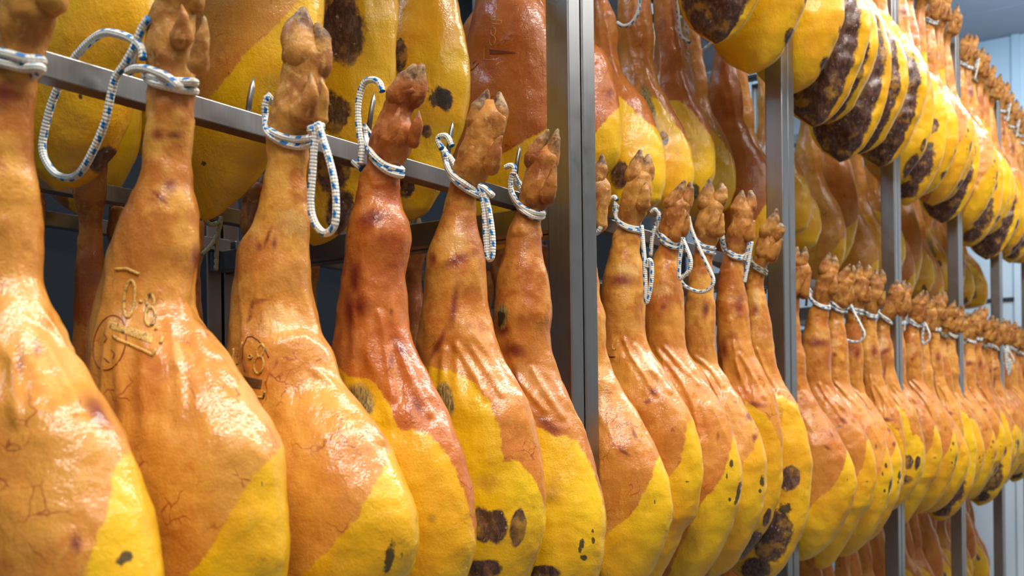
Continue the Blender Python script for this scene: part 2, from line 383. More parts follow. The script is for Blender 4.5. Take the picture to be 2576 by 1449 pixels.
def patch(key, quad, name, mat, label=None):
    """a filled four-sided scar lying on the skin"""
    h = HAMS[key]; N = 14; V = []
    a, b, c, d = [Vector(q) for q in quad]
    for i in range(N+1):
        for j in range(N+1):
            s, t = i/N, j/N; p = (a*(1-s)+b*s)*(1-t) + (d*(1-s)+c*s)*t
            e = .0009 if 0 < i < N and 0 < j < N else -.0004
            V.append(on_ham(key, p.x, p.y, e)-h['org'])
    Fc = [(i*(N+1)+j, (i+1)*(N+1)+j, (i+1)*(N+1)+j+1, i*(N+1)+j+1) for i in range(N) for j in range(N)]
    me = bpy.data.meshes.new(name); me.from_pydata(V, [], Fc); smooth(me)
    o = link(name, me, M[mat], h['o'])
    if label: o['label'] = label
    return o
def rope(key, wraps, strands, label, mat='rope', rad=.0050, group=None, knots=(), lift=None):
    h = HAMS[key]; X, org = h['X'], h['org']; paths = []; r = rad
    fw = Vector((math.cos(phi(*project(np.array([org]))) if False else math.atan2(org.y, org.x)), math.sin(math.atan2(org.y, org.x)), 0))
    ia = min(range(len(h['info'])), key=lambda i: abs(h['info'][i][4]-org.z)); c = h['info'][ia][3]; a = h['info'][ia][2]
    rt = max(a, c)+r
    for w in wraps:
        P = [on_ham(key, x, y, r*.75) for x, y in w]
        e, s = P[-1], P[0]
        mid = Vector((org.x, org.y, (e.z+s.z)/2)) + fw*(rt+.002)
        q1 = (e+mid)/2 + fw*rt*.35; q3 = (s+mid)/2 + fw*rt*.35
        pts = catmull(P+[q1, mid, q3, P[0]], 8)[:-1]; paths.append((pts, True))
    for st in strands:
        if isinstance(st, dict): pts, off = st['p'], st['off']
        else: pts, off = st, .03
        P = [at(x, y, X=org.x) - fw*off for x, y in pts]
        paths.append((catmull(P, 8), False))
    o = link('hanging_rope', tube_mesh('hanging_rope', paths, rad, 12, .018, org), M[mat], None, org)
    tag(o, label, 'rope', group); h['ropes'].append(o)
    if 'ring' not in h: h['ring'] = tube_mesh('hanging_rope', paths[:len(wraps)], rad, 8, .018, org); h['ring'].materials.append(M[mat])
    for (x, y, kr) in knots:
        bm = bmesh.new(); bmesh.ops.create_icosphere(bm, subdivisions=3, radius=kr)
        for v in bm.verts:
            v.co += v.co.normalized()*kr*.22*math.sin(v.co.x*900+v.co.z*1300); v.co.z *= .8
        me = bpy.data.meshes.new('knot'); uvl = bm.loops.layers.uv.new('UVMap')
        for f in bm.faces:
            for lp in f.loops: lp[uvl].uv = (math.atan2(lp.vert.co.y, lp.vert.co.x)/6.28, lp.vert.co.z/.0125)
        bm.to_mesh(me); bm.free(); smooth(me)
        link('knot', me, M[mat], o, (at(x, y, X=org.x)-fw*.033)-org)
    return o
def copy_tree(o, loc, rz=0, sc=1.0, label=None, group=None, color=None):
    c = o.copy(); COL.objects.link(c); c.location = loc; c.rotation_euler = (0, 0, rz); c.scale = (sc, sc, sc)
    if label: c['label'] = label
    if group: c['group'] = group
    if color: c.color = color
    if 'seed' in o: c['seed'] = float(random.randint(1, 60))
    for ch in list(o.children):
        if ch.name.split('.')[0] in ('brand_mark', 'ink_stamp'): continue
        d = ch.copy(); COL.objects.link(d); d.parent = c
        if color: d.color = color
        if 'seed' in d: d['seed'] = c['seed']
    return c
# ------------------------------------------------------------------ measured hams
FR = 'cured hams on the front middle rail'
BR = 'cured hams on the rail behind'
NEAR = {
1: dict(ank=(35,165), Y=1.04, sil=[(-40,20,165),(0,5,150),(50,-5,140),(100,-18,120),(150,-35,105),(200,-40,92),(300,-45,78),(400,-65,83),(460,-85,95),(520,-105,103),(600,-130,104),(700,-150,109),(750,-160,122),(800,-172,143),(850,-180,165),(900,-187,190),(950,-190,218),(1000,-192,252),(1050,-194,280),(1100,-195,305),(1150,-196,322),(1200,-197,340),(1300,-195,372),(1400,-185,390),(1449,-178,396),(1550,-150,400),(1680,-80,365),(1780,0,300)], bot=(1880,160),
 fat=[(345,1120),(305,1150),(287,1180),(277,1250),(252,1330),(228,1400),(215,1449),(180,1600),(180,2100),(700,2100),(700,1000)],
 blobs=[('B',242,1030,24,55,-30),('B',192,1368,14,26,0),('B',50,920,12,40,0),('B',95,880,7,25),('O',280,1345,5,9),('O',316,1400,20,16),('O',302,1412,12,20),('P',150,900,70,90),('P',60,780,60,110),('B',10,235,30,40)]),
2: dict(ank=(428,212), Y=1.04, sil=[(-30,405,512),(0,385,512),(40,374,500),(100,366,497),(150,364,498),(190,367,491),(230,366,489),(260,368,488),(300,365,490),(350,359,484),(400,354,478),(440,347,483),(470,338,486),(500,322,492),(560,290,503),(620,272,505),(680,258,498),(720,249,493),(760,240,493),(800,233,507),(850,225,540),(900,220,575),(950,216,605),(1000,212,635),(1050,208,662),(1100,205,690),(1150,202,704),(1200,201,711),(1300,202,716),(1400,208,713),(1449,214,708),(1550,240,688),(1650,290,635),(1720,350,575)], bot=(1800,450),
 toes=[[(440,0,80),(450,-60,60),(455,-160,14)],[(485,0,60),(490,-60,50),(497,-150,14)]], dew=[[(497,165,42),(508,100,34),(517,46,9)],[(455,95,46),(462,45,26),(457,12,8)]],
 fat=[(722,1098),(703,1127),(640,1190),(590,1270),(520,1390),(480,1440),(380,1600),(380,2000),(950,2000),(950,1050)],
 blobs=[('B',397,338,17,15),('B',440,339,26,12),('B',428,465,20,17),('B',404,498,30,5,40),('B',495,650,13,38),('P',640,1010,38,85,-32),('P',450,900,14,60,-10),('O',660,1215,4,9),('O',658,1415,3,3)]),
3: dict(ank=(728,348), Y=1.04, sil=[(105,724,822),(150,717,826),(200,705,817),(240,695,815),(290,682,810),(330,677,802),(350,673,790),(372,672,780),(400,670,778),(450,662,773),(500,655,775),(560,640,778),(620,607,779),(680,593,782),(750,580,785),(820,568,800),(880,563,830),(950,560,853),(1000,558,886),(1050,556,921),(1100,555,957),(1150,554,986),(1200,554,1010),(1250,555,1028),(1300,556,1037),(1350,560,1038),(1400,565,1031),(1449,573,1016),(1550,605,960),(1640,655,880)], bot=(1715,770),
 toes=[[(762,140,92),(752,85,78),(766,20,16)],[(803,170,56),(808,105,46),(795,58,16)]], dew=[[(762,290,62),(783,235,36),(783,186,9)],[(808,300,26),(815,240,20),(811,198,8)]],
 fat=[(985,1128),(978,1150),(955,1195),(900,1300),(820,1390),(765,1440),(690,1560),(690,1850),(1300,1850),(1200,1080)],
 blobs=[('B',652,622,9,13),('B',690,612,8,16),('B',672,600,5,30,20),('B',633,770,5,20,20),('B',655,757,22,6,-15),('B',628,800,5,18,30),('P',700,810,55,45),('P',740,560,40,40),('O',978,1405,14,50,12),('O',1010,1390,4,18),('P',870,960,25,90,-42)]),
4: dict(ank=(958,415), Y=1.04, sil=[(208,1000,1068),(240,975,1062),(270,958,1046),(300,945,1036),(340,933,1046),(380,928,1036),(410,926,1016),(440,908,1003),(480,900,1003),(520,890,1010),(560,873,1027),(600,866,1034),(650,862,1028),(700,858,1022),(750,853,1025),(800,845,1030),(850,838,1040),(900,832,1057),(950,830,1080),(1000,828,1103),(1050,826,1125),(1100,825,1143),(1150,825,1160),(1200,827,1175),(1250,830,1184),(1300,834,1188),(1350,840,1188),(1400,850,1181),(1449,862,1168),(1520,890,1135),(1590,930,1085)], bot=(1680,1010),
 toes=[[(1005,245,64),(1025,200,48),(1043,162,13)],[(1040,245,50),(1055,205,36),(1060,163,16)]], dew=[[(985,350,46),(995,312,30),(1004,270,8)],[(1040,352,30),(1048,315,25),(1057,280,7)]],
 fat=[(850,925),(878,945),(930,955),(962,985),(985,1030),(1008,1085),(1040,1078),(1085,1095),(1120,1135),(1150,1190),(1180,1270),(1230,1500),(1230,1850),(700,1850),(780,900)],
 blobs=[('G',907,1005,38,52,-20),('B',935,550,40,22,-20),('B',893,700,17,50),('B',905,770,22,30),('B',880,780,14,50),('B',1010,875,14,30,-25),('B',985,905,8,20),('B',1050,1020,10,24,-20),('B',985,785,5,8),('B',1086,1305,14,12),('P',1000,960,10,90,-14),('P',900,880,18,60)]),
5: dict(ank=(1163,482), Y=1.04, sil=[(278,1198,1272),(300,1186,1271),(330,1172,1264),(360,1160,1257),(400,1144,1249),(430,1136,1238),(460,1132,1217),(500,1120,1196),(540,1109,1197),(580,1095,1203),(620,1083,1214),(660,1075,1221),(700,1072,1225),(760,1065,1225),(820,1058,1238),(860,1054,1248),(900,1052,1263),(950,1052,1291),(1000,1052,1318),(1050,1052,1335),(1100,1051,1348),(1150,1051,1358),(1200,1052,1364),(1250,1054,1367),(1300,1058,1366),(1350,1064,1360),(1400,1074,1346),(1449,1088,1326),(1520,1115,1280)], bot=(1625,1195),
 toes=[[(1203,310,58),(1210,272,46),(1226,229,10)],[(1243,318,50),(1257,280,42),(1254,233,11)]], dew=[[(1185,405,46),(1192,370,30),(1202,333,8)],[(1238,415,38),(1248,378,30),(1262,344,10)]],
 fat=[(1060,915),(1095,925),(1135,932),(1190,960),(1232,1010),(1255,1070),(1268,1160),(1300,1155),(1325,1180),(1345,1210),(1380,1290),(1450,1700),(900,1800),(980,900)],
 blobs=[('G',1120,1010,26,52,-12),('P',1140,605,40,36),('B',1150,655,40,14,-25),('B',1142,770,9,55,8),('B',1112,850,8,35,20),('B',1100,870,7,40,28),('B',1090,650,9,18),('M',1213,1320,34,50,-8),('M',1246,1322,30,46),('M',1303,1325,20,50,8),('M',1215,1430,55,26),('B',1218,1215,38,22),('B',1230,1225,12,20)]),
6: dict(ank=(1322,545), Y=1.02, sil=[(372,1348,1402),(400,1336,1401),(440,1319,1397),(480,1311,1394),(510,1306,1382),(540,1297,1366),(570,1283,1360),(600,1275,1362),(650,1262,1368),(700,1250,1378),(750,1245,1385),(790,1240,1390),(840,1237,1384),(880,1236,1386),(920,1236,1395),(950,1236,1406),(1000,1237,1430),(1050,1237,1452),(1100,1238,1470),(1150,1239,1486),(1200,1241,1501),(1250,1244,1514),(1300,1249,1520),(1350,1256,1520),(1400,1266,1515),(1449,1280,1500),(1510,1305,1470)], bot=(1600,1375), cmax=.086,
 toes=[[(1345,400,52),(1357,365,36),(1378,326,7)],[(1380,412,46),(1392,372,34),(1402,326,8)]], dew=[[(1345,500,34),(1352,460,26),(1359,424,6)],[(1378,492,34),(1388,455,26),(1395,417,8)]],
 fat=[(1315,1015),(1332,1035),(1350,1070),(1372,1085),(1400,1100),(1422,1092),(1455,1112),(1482,1155),(1510,1230),(1580,1500),(1580,1800),(1100,1800),(1200,980)],
 blobs=[('B',1376,1068,36,15,35),('B',1300,960,10,40,-10),('G',1262,795,16,34),('O',1260,800,9,22),('B',1290,880,24,20),('B',1265,830,16,16),('O',1463,1372,7,26,15),('O',1492,1358,6,11),('O',1470,1402,9,9),('O',1490,1335,5,7),('B',1388,1240,24,32),('P',1340,960,28,70,-35),('M',1365,1440,45,22)]),
7: dict(ank=(1478,590), Y=1.08, X=1.89, sil=[(428,1484,1538),(470,1468,1533),(510,1455,1532),(550,1448,1522),(590,1446,1503),(640,1440,1500),(730,1420,1507),(805,1412,1524),(860,1410,1526),(921,1408,1534),(970,1406,1558),(1022,1405,1587),(1065,1405,1616),(1112,1405,1642),(1150,1406,1659),(1198,1408,1678),(1240,1411,1686),(1280,1415,1688),(1334,1423,1678),(1380,1434,1662),(1419,1448,1645),(1480,1475,1608)], bot=(1560,1530), cmax=.071,
 toes=[[(1498,455,44),(1510,425,32),(1516,387,6)],[(1480,455,40),(1488,420,28),(1493,392,7)]], dew=[[(1508,565,34),(1516,522,26),(1531,480,6)],[(1482,560,30),(1486,520,22),(1490,490,6)]],
 fat=[(1680,1120),(1652,1155),(1640,1200),(1615,1250),(1590,1290),(1530,1340),(1505,1372),(1480,1420),(1440,1500),(1440,1800),(1950,1800),(1800,1080)],
 blobs=[('B',1595,1090,5,22,-20),('B',1572,1138,18,5,35),('O',1648,1262,3,7),('P',1520,1020,8,40)]),
8: dict(ank=(1578,578), Y=1.085, sil=[(415,1590,1642),(450,1578,1641),(500,1561,1636),(540,1554,1626),(565,1557,1614),(590,1545,1611),(640,1530,1612),(700,1516,1619),(760,1511,1622),(795,1512,1621),(841,1512,1622),(880,1512,1637),(921,1512,1663),(960,1512,1688),(1002,1512,1713),(1062,1512,1743),(1122,1513,1763),(1170,1515,1767),(1210,1518,1766),(1250,1523,1760),(1288,1530,1752),(1324,1538,1724),(1380,1553,1698),(1434,1573,1672)], bot=(1530,1620), cmax=.068,
 toes=[[(1597,445,48),(1603,412,34),(1612,378,8)],[(1620,445,46),(1627,415,34),(1631,388,10)]], dew=[[(1616,515,34),(1622,487,26),(1625,460,7)]],
 fat=[(1760,1040),(1728,1065),(1722,1110),(1712,1160),(1690,1192),(1668,1208),(1640,1262),(1600,1350),(1560,1450),(1560,1700),(1950,1700),(1850,1000)],
 blobs=[('P',1580,680,36,22),('B',1560,705,40,16),('B',1645,985,12,10),('B',1630,1010,14,5,-20),('P',1620,900,8,60,-35),('O',1728,1212,14,3,-15)]),
9: dict(ank=(1680,618), Y=1.062, sil=[(492,1686,1742),(520,1672,1736),(550,1663,1730),(580,1658,1722),(605,1660,1709),(640,1645,1706),(700,1628,1712),(760,1620,1721),(795,1618,1723),(840,1618,1726),(871,1618,1728),(921,1618,1752),(981,1618,1792),(1047,1618,1827),(1097,1619,1846),(1157,1621,1865),(1200,1624,1868),(1240,1628,1862),(1303,1638,1846),(1374,1656,1816)], bot=(1490,1730), cmax=.076,
 toes=[[(1692,515,44),(1707,486,30),(1722,453,7)],[(1722,515,36),(1733,486,25),(1736,459,8)]], dew=[[(1702,592,34),(1716,562,22),(1724,529,6)],[(1722,582,20),(1730,560,14),(1732,540,5)]],
 fat=[(1880,1060),(1846,1092),(1835,1140),(1820,1190),(1795,1230),(1765,1262),(1700,1400),(1660,1500),(1660,1650),(2000,1650),(1950,1030)],
 blobs=[('B',1668,773,8,8),('P',1665,730,32,18),('O',1840,1165,6,14),('O',1828,1197,4,10),('O',1857,1240,6,36,14),('O',1836,1257,5,7),('B',1806,1100,4,10)]),
10: dict(ank=(1770,635), Y=1.04, sil=[(492,1770,1824),(525,1762,1822),(571,1748,1814),(600,1750,1808),(625,1748,1797),(654,1738,1793),(736,1725,1795),(795,1720,1801),(850,1718,1801),(911,1717,1806),(956,1717,1828),(1022,1717,1872),(1060,1717,1894),(1092,1718,1909),(1163,1721,1926),(1223,1727,1927),(1260,1732,1922),(1288,1738,1914),(1350,1752,1886),(1405,1770,1855)], bot=(1455,1810), cmax=.084,
 toes=[[(1776,512,40),(1781,482,30),(1785,450,7)],[(1808,505,36),(1815,482,28),(1815,461,9)]], dew=[[(1790,580,30),(1797,552,22),(1801,526,6)],[(1810,585,22),(1815,562,16),(1818,538,6)]],
 fat=[(1930,1060),(1908,1092),(1895,1130),(1865,1170),(1850,1205),(1815,1350),(1780,1450),(1780,1650),(2100,1650),(1990,1030)],
 blobs=[('B',1884,1048,9,11),('B',1899,1100,7,9),('B',1775,780,10,20),('O',1917,1212,7,18),('O',1912,1235,5,8)]),
11: dict(ank=(1848,648), Y=1.04, sil=[(507,1848,1895),(530,1842,1897),(560,1838,1895),(598,1826,1886),(625,1826,1878),(650,1818,1869),(695,1807,1872),(736,1804,1876),(770,1803,1882),(810,1803,1887),(851,1803,1890),(890,1803,1900),(936,1803,1919),(997,1803,1948),(1040,1804,1960),(1082,1805,1966),(1130,1808,1969),(1173,1811,1968),(1248,1819,1957),(1310,1830,1934),(1350,1842,1912)], bot=(1425,1872), cmax=.070,
 toes=[[(1857,528,38),(1863,502,26),(1868,480,8)],[(1882,524,36),(1888,502,26),(1887,480,9)]], dew=[[(1848,595,22),(1846,572,16),(1846,551,6)],[(1885,595,24),(1890,577,18),(1896,555,6)]],
 fat=[(1872,1005),(1895,1022),(1918,1035),(1942,1062),(1962,1110),(2000,1300),(2000,1650),(1750,1650),(1840,1300),(1882,1150),(1880,1060)],
 blobs=[('B',1900,1018,30,7),('B',1860,770,12,30),('B',1820,880,12,30),('M',1888,1375,24,50,28),('M',1930,1300,9,26,20)]),
12: dict(ank=(1906,676), Y=1.03, sil=[(562,1925,1966),(590,1912,1958),(620,1898,1950),(650,1892,1942),(678,1885,1926),(710,1878,1922),(745,1873,1927),(800,1870,1937),(866,1869,1946),(910,1869,1954),(961,1869,1970),(1022,1870,2004),(1060,1871,2018),(1097,1872,2029),(1140,1874,2038),(1173,1876,2041),(1220,1880,2041),(1280,1888,2034),(1349,1902,2012),(1400,1918,1986)], bot=(1475,1950), cmax=.070,
 toes=[[(1930,585,38),(1945,555,28),(1953,527,8)],[(1948,592,36),(1960,572,28),(1965,560,10)]], dew=[[(1920,635,26),(1928,612,18),(1933,593,6)],[(1942,645,26),(1955,622,18),(1967,602,7)]],
 fat=[(1930,985),(1955,990),(1985,1005),(2008,1022),(2050,1100),(2100,1650),(1800,1650),(1850,1100)],
 blobs=[('P',1905,750,14,30),('B',1900,780,9,16),('B',1880,820,9,14),('M',1985,1203,26,30),('M',1945,1350,44,70,20),('O',1975,1280,20,16),('M',1900,1430,40,30),('B',1965,1040,5,18)]),
}
TEND = {1: [[(112,850),(150,930),(190,1010)],[(30,900),(40,980),(38,1060)],[(195,880),(225,960),(250,1040)]], 2: [[(428,815),(445,900),(452,980),(450,1060)],[(505,820),(545,890),(590,950)],[(478,790),(500,860),(520,930)]],
 3: [[(790,930),(850,975),(915,1040),(965,1110)]], 4: [[(955,790),(968,860),(978,930),(990,1000)],[(1000,870),(1040,960),(1080,1040)]], 5: [[(1120,880),(1112,930),(1108,980)],[(1150,870),(1185,930),(1225,1000)],[(1190,880),(1225,930),(1262,990)]],
 6: [[(1300,950),(1330,985),(1370,1030)],[(1340,930),(1375,985),(1415,1050)]], 8: [[(1570,855),(1592,900),(1622,945),(1650,990)],[(1600,870),(1640,925),(1685,985)]], 9: [[(1655,885),(1685,920),(1720,970),(1745,1030),(1758,1090)],[(1672,875),(1710,915),(1755,965)]],
 10: [[(1735,910),(1768,935),(1798,980),(1822,1040),(1838,1085)],[(1750,900),(1785,925),(1820,970)]], 11: [[(1845,860),(1858,930),(1880,985)],[(1860,890),(1890,940),(1925,1000)]], 12: [[(1905,880),(1930,940),(1960,985)]]}
for k_, v_ in TEND.items(): NEAR[k_]['tendon'] = v_
NEAR_LABEL = {
1: 'large ham at the far left edge, dark red spot above its yellow fat',
2: 'orange ham, second from left on the front rail, with a yellow branded number scar',
3: 'ham with a big dark horny hoof and a burnt black brand low on its shank',
4: 'reddish ham with tilted trotter, fourth from left, grey hairy patch above yellow fat',
5: 'fifth ham from left, two dark brown lean spots low on its yellow side',
6: 'ham just before the first pair of steel posts, dark shank, black specks on fat',
7: 'ham half hidden right behind the first pair of steel posts, front rail',
8: 'ham with pale yellow patch on its shank, second after the first pair of posts',
9: 'ham with black nicks on its yellow edge, third after the first pair of posts',
10: 'ham behind the wide open rope loop, fourth after the first pair of posts',
11: 'ham with yellow fat up its right side, fifth after the first pair of posts',
12: 'last ham before the second pair of posts, dark hollow in its yellow fat',
}
BACK = {
'a1': dict(ank=(225,-780), X=.894, sil=[(-960,235,300),(-900,218,292),(-780,225,285),(-650,215,290),(-500,190,310),(-350,150,345),(-200,110,385),(-50,80,402),(50,70,400),(150,65,385),(240,70,348),(320,75,323),(380,85,297),(430,100,258)], bot=(478,160), allfat=-150, 
  blobs=[('O',203,242,9,9),('O',262,250,6,7),('O',238,242,5,5),('M',260,400,40,30,-40)]),
'a2': dict(ank=(600,-760), X=1.185, sil=[(-960,580,650),(-880,560,645),(-760,575,635),(-600,560,650),(-450,530,680),(-300,490,740),(-150,460,785),(0,440,807),(100,430,809),(200,425,795),(300,425,755),(380,430,708),(432,437,664),(487,455,618),(525,475,575)], bot=(555,525), 
  fat=[(800,-90),(745,5),(690,70),(620,130),(555,215),(500,270),(400,330),(300,800),(1000,800),(1000,-150)], blobs=[('O',515,410,12,8)]),
'a3': dict(ank=(893,-480), X=1.436, sil=[(-640,870,930),(-580,862,928),(-480,868,922),(-400,855,930),(-300,835,950),(-200,805,978),(-100,780,992),(0,768,994),(100,764,994),(200,765,990),(300,772,975),(400,784,948),(480,800,912),(560,825,875)], bot=(618,848), allfat=-700,
  blobs=[('M',865,72,55,92,-6),('M',838,280,42,55),('M',838,420,40,70),('M',860,540,40,60)]),
'a4': dict(ank=(1030,-480), X=1.648, sil=[(-640,1012,1060),(-580,1006,1060),(-480,1014,1056),(-380,1005,1070),(-280,988,1090),(-180,972,1110),(-90,960,1127),(0,955,1141),(85,953,1162),(164,953,1177),(248,953,1181),(308,956,1172),(397,963,1138),(472,975,1113),(530,995,1079)], bot=(562,1035), allfat=-250,
  blobs=[('M',1118,248,22,34,-15),('O',1105,245,34,30),('M',1005,140,18,45),('M',1022,455,24,42),('M',1072,330,14,20)]),
'a5': dict(ank=(1264,-330), X=1.945, sil=[(-470,1238,1296),(-420,1232,1298),(-330,1246,1286),(-250,1236,1300),(-150,1218,1322),(-60,1203,1342),(0,1195,1357),(75,1180,1385),(150,1168,1400),(250,1160,1412),(330,1158,1412),(420,1165,1400),(500,1180,1370),(580,1208,1325)], bot=(630,1265),
  fat=[(1420,285),(1366,328),(1300,365),(1240,400),(1150,470),(1000,800),(1600,800),(1600,200)], blobs=[]),
'c1': dict(tendon=[[(1500,160),(1520,215),(1538,260)]], ank=(1458,-170), X=2.32, sil=[(-290,1438,1480),(-250,1434,1480),(-170,1443,1473),(-60,1428,1478),(0,1415,1482),(60,1405,1486),(114,1398,1495),(144,1392,1519),(214,1385,1544),(273,1380,1554),(348,1380,1564),(397,1385,1559),(437,1395,1540),(477,1410,1502)], bot=(512,1450),
  fat=[(1580,240),(1553,272),(1525,300),(1496,335),(1380,400),(1380,650),(1750,650),(1650,200)], blobs=[('B',1533,235,8,14)]),
'c2': dict(tendon=[[(1540,150),(1560,205),(1590,260),(1600,330)]], ank=(1497,-160), X=2.50, sil=[(-270,1482,1522),(-230,1478,1522),(-160,1483,1512),(-60,1488,1524),(0,1491,1530),(50,1490,1549),(99,1492,1554),(124,1494,1553),(189,1498,1570),(233,1500,1600),(283,1502,1630),(338,1505,1653),(397,1508,1671),(462,1515,1673),(512,1530,1660)], bot=(547,1600),
  fat=[(1530,230),(1552,238),(1572,252),(1600,285),(1640,315),(1720,350),(1720,750),(1400,750),(1450,240)], blobs=[('M',1562,440,26,36)]),
'c3': dict(tendon=[[(1620,170),(1640,220),(1662,270),(1690,330)]], ank=(1592,-150), X=2.67, sil=[(-260,1572,1620),(-220,1568,1620),(-150,1576,1608),(-40,1562,1625),(0,1556,1632),(50,1554,1641),(99,1556,1644),(144,1560,1643),(209,1563,1654),(268,1570,1684),(338,1580,1719),(398,1590,1739),(457,1600,1744),(500,1618,1735)], bot=(548,1682),
  fat=[(1640,240),(1662,256),(1700,310),(1740,370),(1790,450),(1790,700),(1500,700),(1560,330),(1600,300)], blobs=[('G',1632,285,20,85,-12),('M',1668,350,14,20)]),
'c4': dict(tendon=[[(1700,290),(1740,340),(1755,400)]], ank=(1672,-140), X=2.84, cmax=.07, sil=[(-245,1655,1695),(-205,1651,1696),(-140,1657,1687),(-40,1648,1695),(0,1645,1699),(60,1646,1708),(139,1650,1718),(179,1655,1719),(224,1660,1734),(278,1668,1759),(338,1675,1784),(398,1680,1798),(447,1690,1800),(490,1705,1786)], bot=(532,1745),
  fat=[(1672,262),(1690,250),(1712,254),(1742,278),(1780,330),(1840,430),(1840,700),(1550,700),(1640,350)], blobs=[('O',1745,480,16,26)]),
'c5': dict(ank=(1822,-20), X=3.36, sil=[(-120,1800,1845),(-80,1796,1845),(-20,1805,1838),(60,1800,1842),(149,1796,1848),(209,1782,1862),(258,1774,1870),(298,1770,1868),(348,1768,1886),(398,1768,1914),(450,1770,1933),(520,1775,1946),(580,1785,1940),(625,1800,1918)], bot=(680,1855), cmax=.09,
  fat=[(1950,500),(1925,515),(1895,560),(1860,620),(1790,700),(1700,900),(2100,900),(2000,480)], blobs=[]),
}
BACK_LABEL = {
'a1': 'big yellow ham high at upper left behind the leftmost legs, few black specks',
'a2': 'high ham with red veined orange skin above straight yellow border, behind the horny hoof',
'a3': 'high ham with a large dark brown oval of lean, right of the horny hoof',
'a4': 'crescent shaped yellow ham with one dark round stain, high behind the rail',
'a5': 'glossy red brown ham with faint branded number, high left of the first posts',
'c1': 'high reddish ham cut off on its left by the first pair of posts',
'c2': 'bright yellow ham, second high ham after the first pair of posts',
'c3': 'high ham with a grey hairy strip on its yellow side, third after the first posts',
'c4': 'high ham with smooth yellow bulge, fourth after the first pair of posts',
'c5': 'shaded brown ham hanging high just left of the second pair of posts',
}
for k, D in NEAR.items(): build_ham(k, D, NEAR_LABEL[k], FR if k > 6 else FR)
SKIN = {1:(1,.97,.9), 3:(1.03,1.03,1), 4:(.80,.52,.42), 5:(.97,.88,.80), 6:(.82,.68,.60), 9:(.98,.90,.85), 11:(.95,.84,.78)}
for k, c in SKIN.items():
    for o in [HAMS[k]['o']] + list(HAMS[k]['o'].children): o.color = (*c, 1)
for k, D in BACK.items(): build_ham(k, D, BACK_LABEL[k], BR, 64, 110)

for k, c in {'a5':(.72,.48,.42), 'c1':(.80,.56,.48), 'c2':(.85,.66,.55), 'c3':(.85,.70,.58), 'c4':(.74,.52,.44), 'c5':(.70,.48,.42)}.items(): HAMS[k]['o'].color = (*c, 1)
# brand scars and ink
mark(2, [[(291,678),(318,676),(350,690)],('o',326,752,13,47,6),[(351,757),(357,762)],('o',378,758,9,17,0),('o',378,796,12,24,4),[(392,827),(393,829)],[(408,848),(404,864)],[(285,846),(300,856),(330,868),(362,882),(384,893),(390,878)]], 'brand_mark', 'brand', .0021, 'pale yellow branded number scar')
patch(2, [(273,806),(390,842),(382,866),(273,826)], 'brand_mark', 'brand', 'broad yellow bar scar specked with mould')
mark(2, [('o',276,862,40,70,12),[(262,840),(270,850),(262,862)],[(280,880),(290,890),(284,902)],[(262,900),(275,912)],[(290,845),(298,856)]], 'ink_stamp', 'ink', .0008, 'dark red oval ink stamp')
mark(3, [[(588,876),(586,905),(590,919),(598,914),(606,880),(610,860)],('o',629,898,4,4,0),('o',655,882,8,16,12),('o',651,918,12,22,6),[(630,992),(645,998),(662,1001),(666,985)]], 'brand_mark', 'brand', .0017, 'yellow rimmed branded number scar')
patch(3, [(598,942),(662,955),(657,980),(612,974)], 'brand_mark', 'brand_dark', 'burnt black bar scar')
mark(3, [[(616,935),(610,905),(612,870),(622,848),(634,846),(650,856),(668,880),(676,900)]], 'ink_stamp', 'ink', .0010, 'dark red arched ink line')
mark('a5', [('o',1241,80,6,10,4),('o',1239,102,7,12,4)], 'brand_mark', 'brand', .0009, 'faint pale branded number')
mark('a5', [[(1218,120),(1217,150),(1250,152)]], 'brand_mark', 'brand', .0009, 'faint bracket shaped scar')
mark('a5', [[(1236,50),(1262,52),(1260,62),(1238,60)]], 'brand_mark', 'brand', .0009, 'faint square scar')
patch('a5', [(1228,121),(1300,131),(1300,134),(1228,138)], 'brand_mark', 'ink', 'dark red wedge scar')
mark('a5', [[(1184,178),(1196,168),(1205,158)],[(1190,160),(1197,153)]], 'ink_stamp', 'ink', .0015)
mark(8, [[(1548,850),(1540,868),(1541,878),(1548,880),(1553,866),(1555,855)]], 'brand_mark', 'brand', .0012, 'faint pale branded letter')
mark(8, [[(1527,890),(1535,898),(1548,897)]], 'ink_stamp', 'brand_dark', .0016, 'burnt black stroke')

# cords
CG = 'ropes round the ankles on the front rail'
rope(1, [[(-25,128),(20,136),(60,147),(104,152)],[(-25,152),(20,162),(60,170),(104,172)]], [], 'white rope wound twice round the ankle of the leftmost ham', group=CG)
rope(2, [[(366,178),(380,192),(415,202),(450,206),(491,208)],[(364,192),(385,208),(420,218),(455,226),(489,230)]],
 [dict(off=.045, p=[(376,80),(362,100),(340,150),(318,190),(296,222),(284,265),(270,330),(243,395),(213,448),(185,466),(152,458),(128,430),(117,395),(122,350),(140,282),(165,225),(200,168),(240,128),(272,113),(305,118),(335,130),(358,150),(363,178)]), dict(off=.05, p=[(326,212),(345,204),(368,205),(395,214),(425,228),(452,250)])],
 'blue flecked rope hanging in one long wide loop left of the second ham', group=CG)
rope(3, [[(674,240),(667,268),(670,305),(690,335),(740,350),(798,343)],[(668,300),(676,335),(712,360),(755,368),(797,352)]],
 [dict(off=.05, p=[(794,345),(789,385),(785,450),(780,530),(788,572),(805,597),(822,601),(838,582),(842,540),(838,480),(824,420),(808,368),(800,342)])], 'knotted rope with a long closed loop below the big horny hoof', group=CG, knots=[(788,343,.0085),(801,336,.0075)])
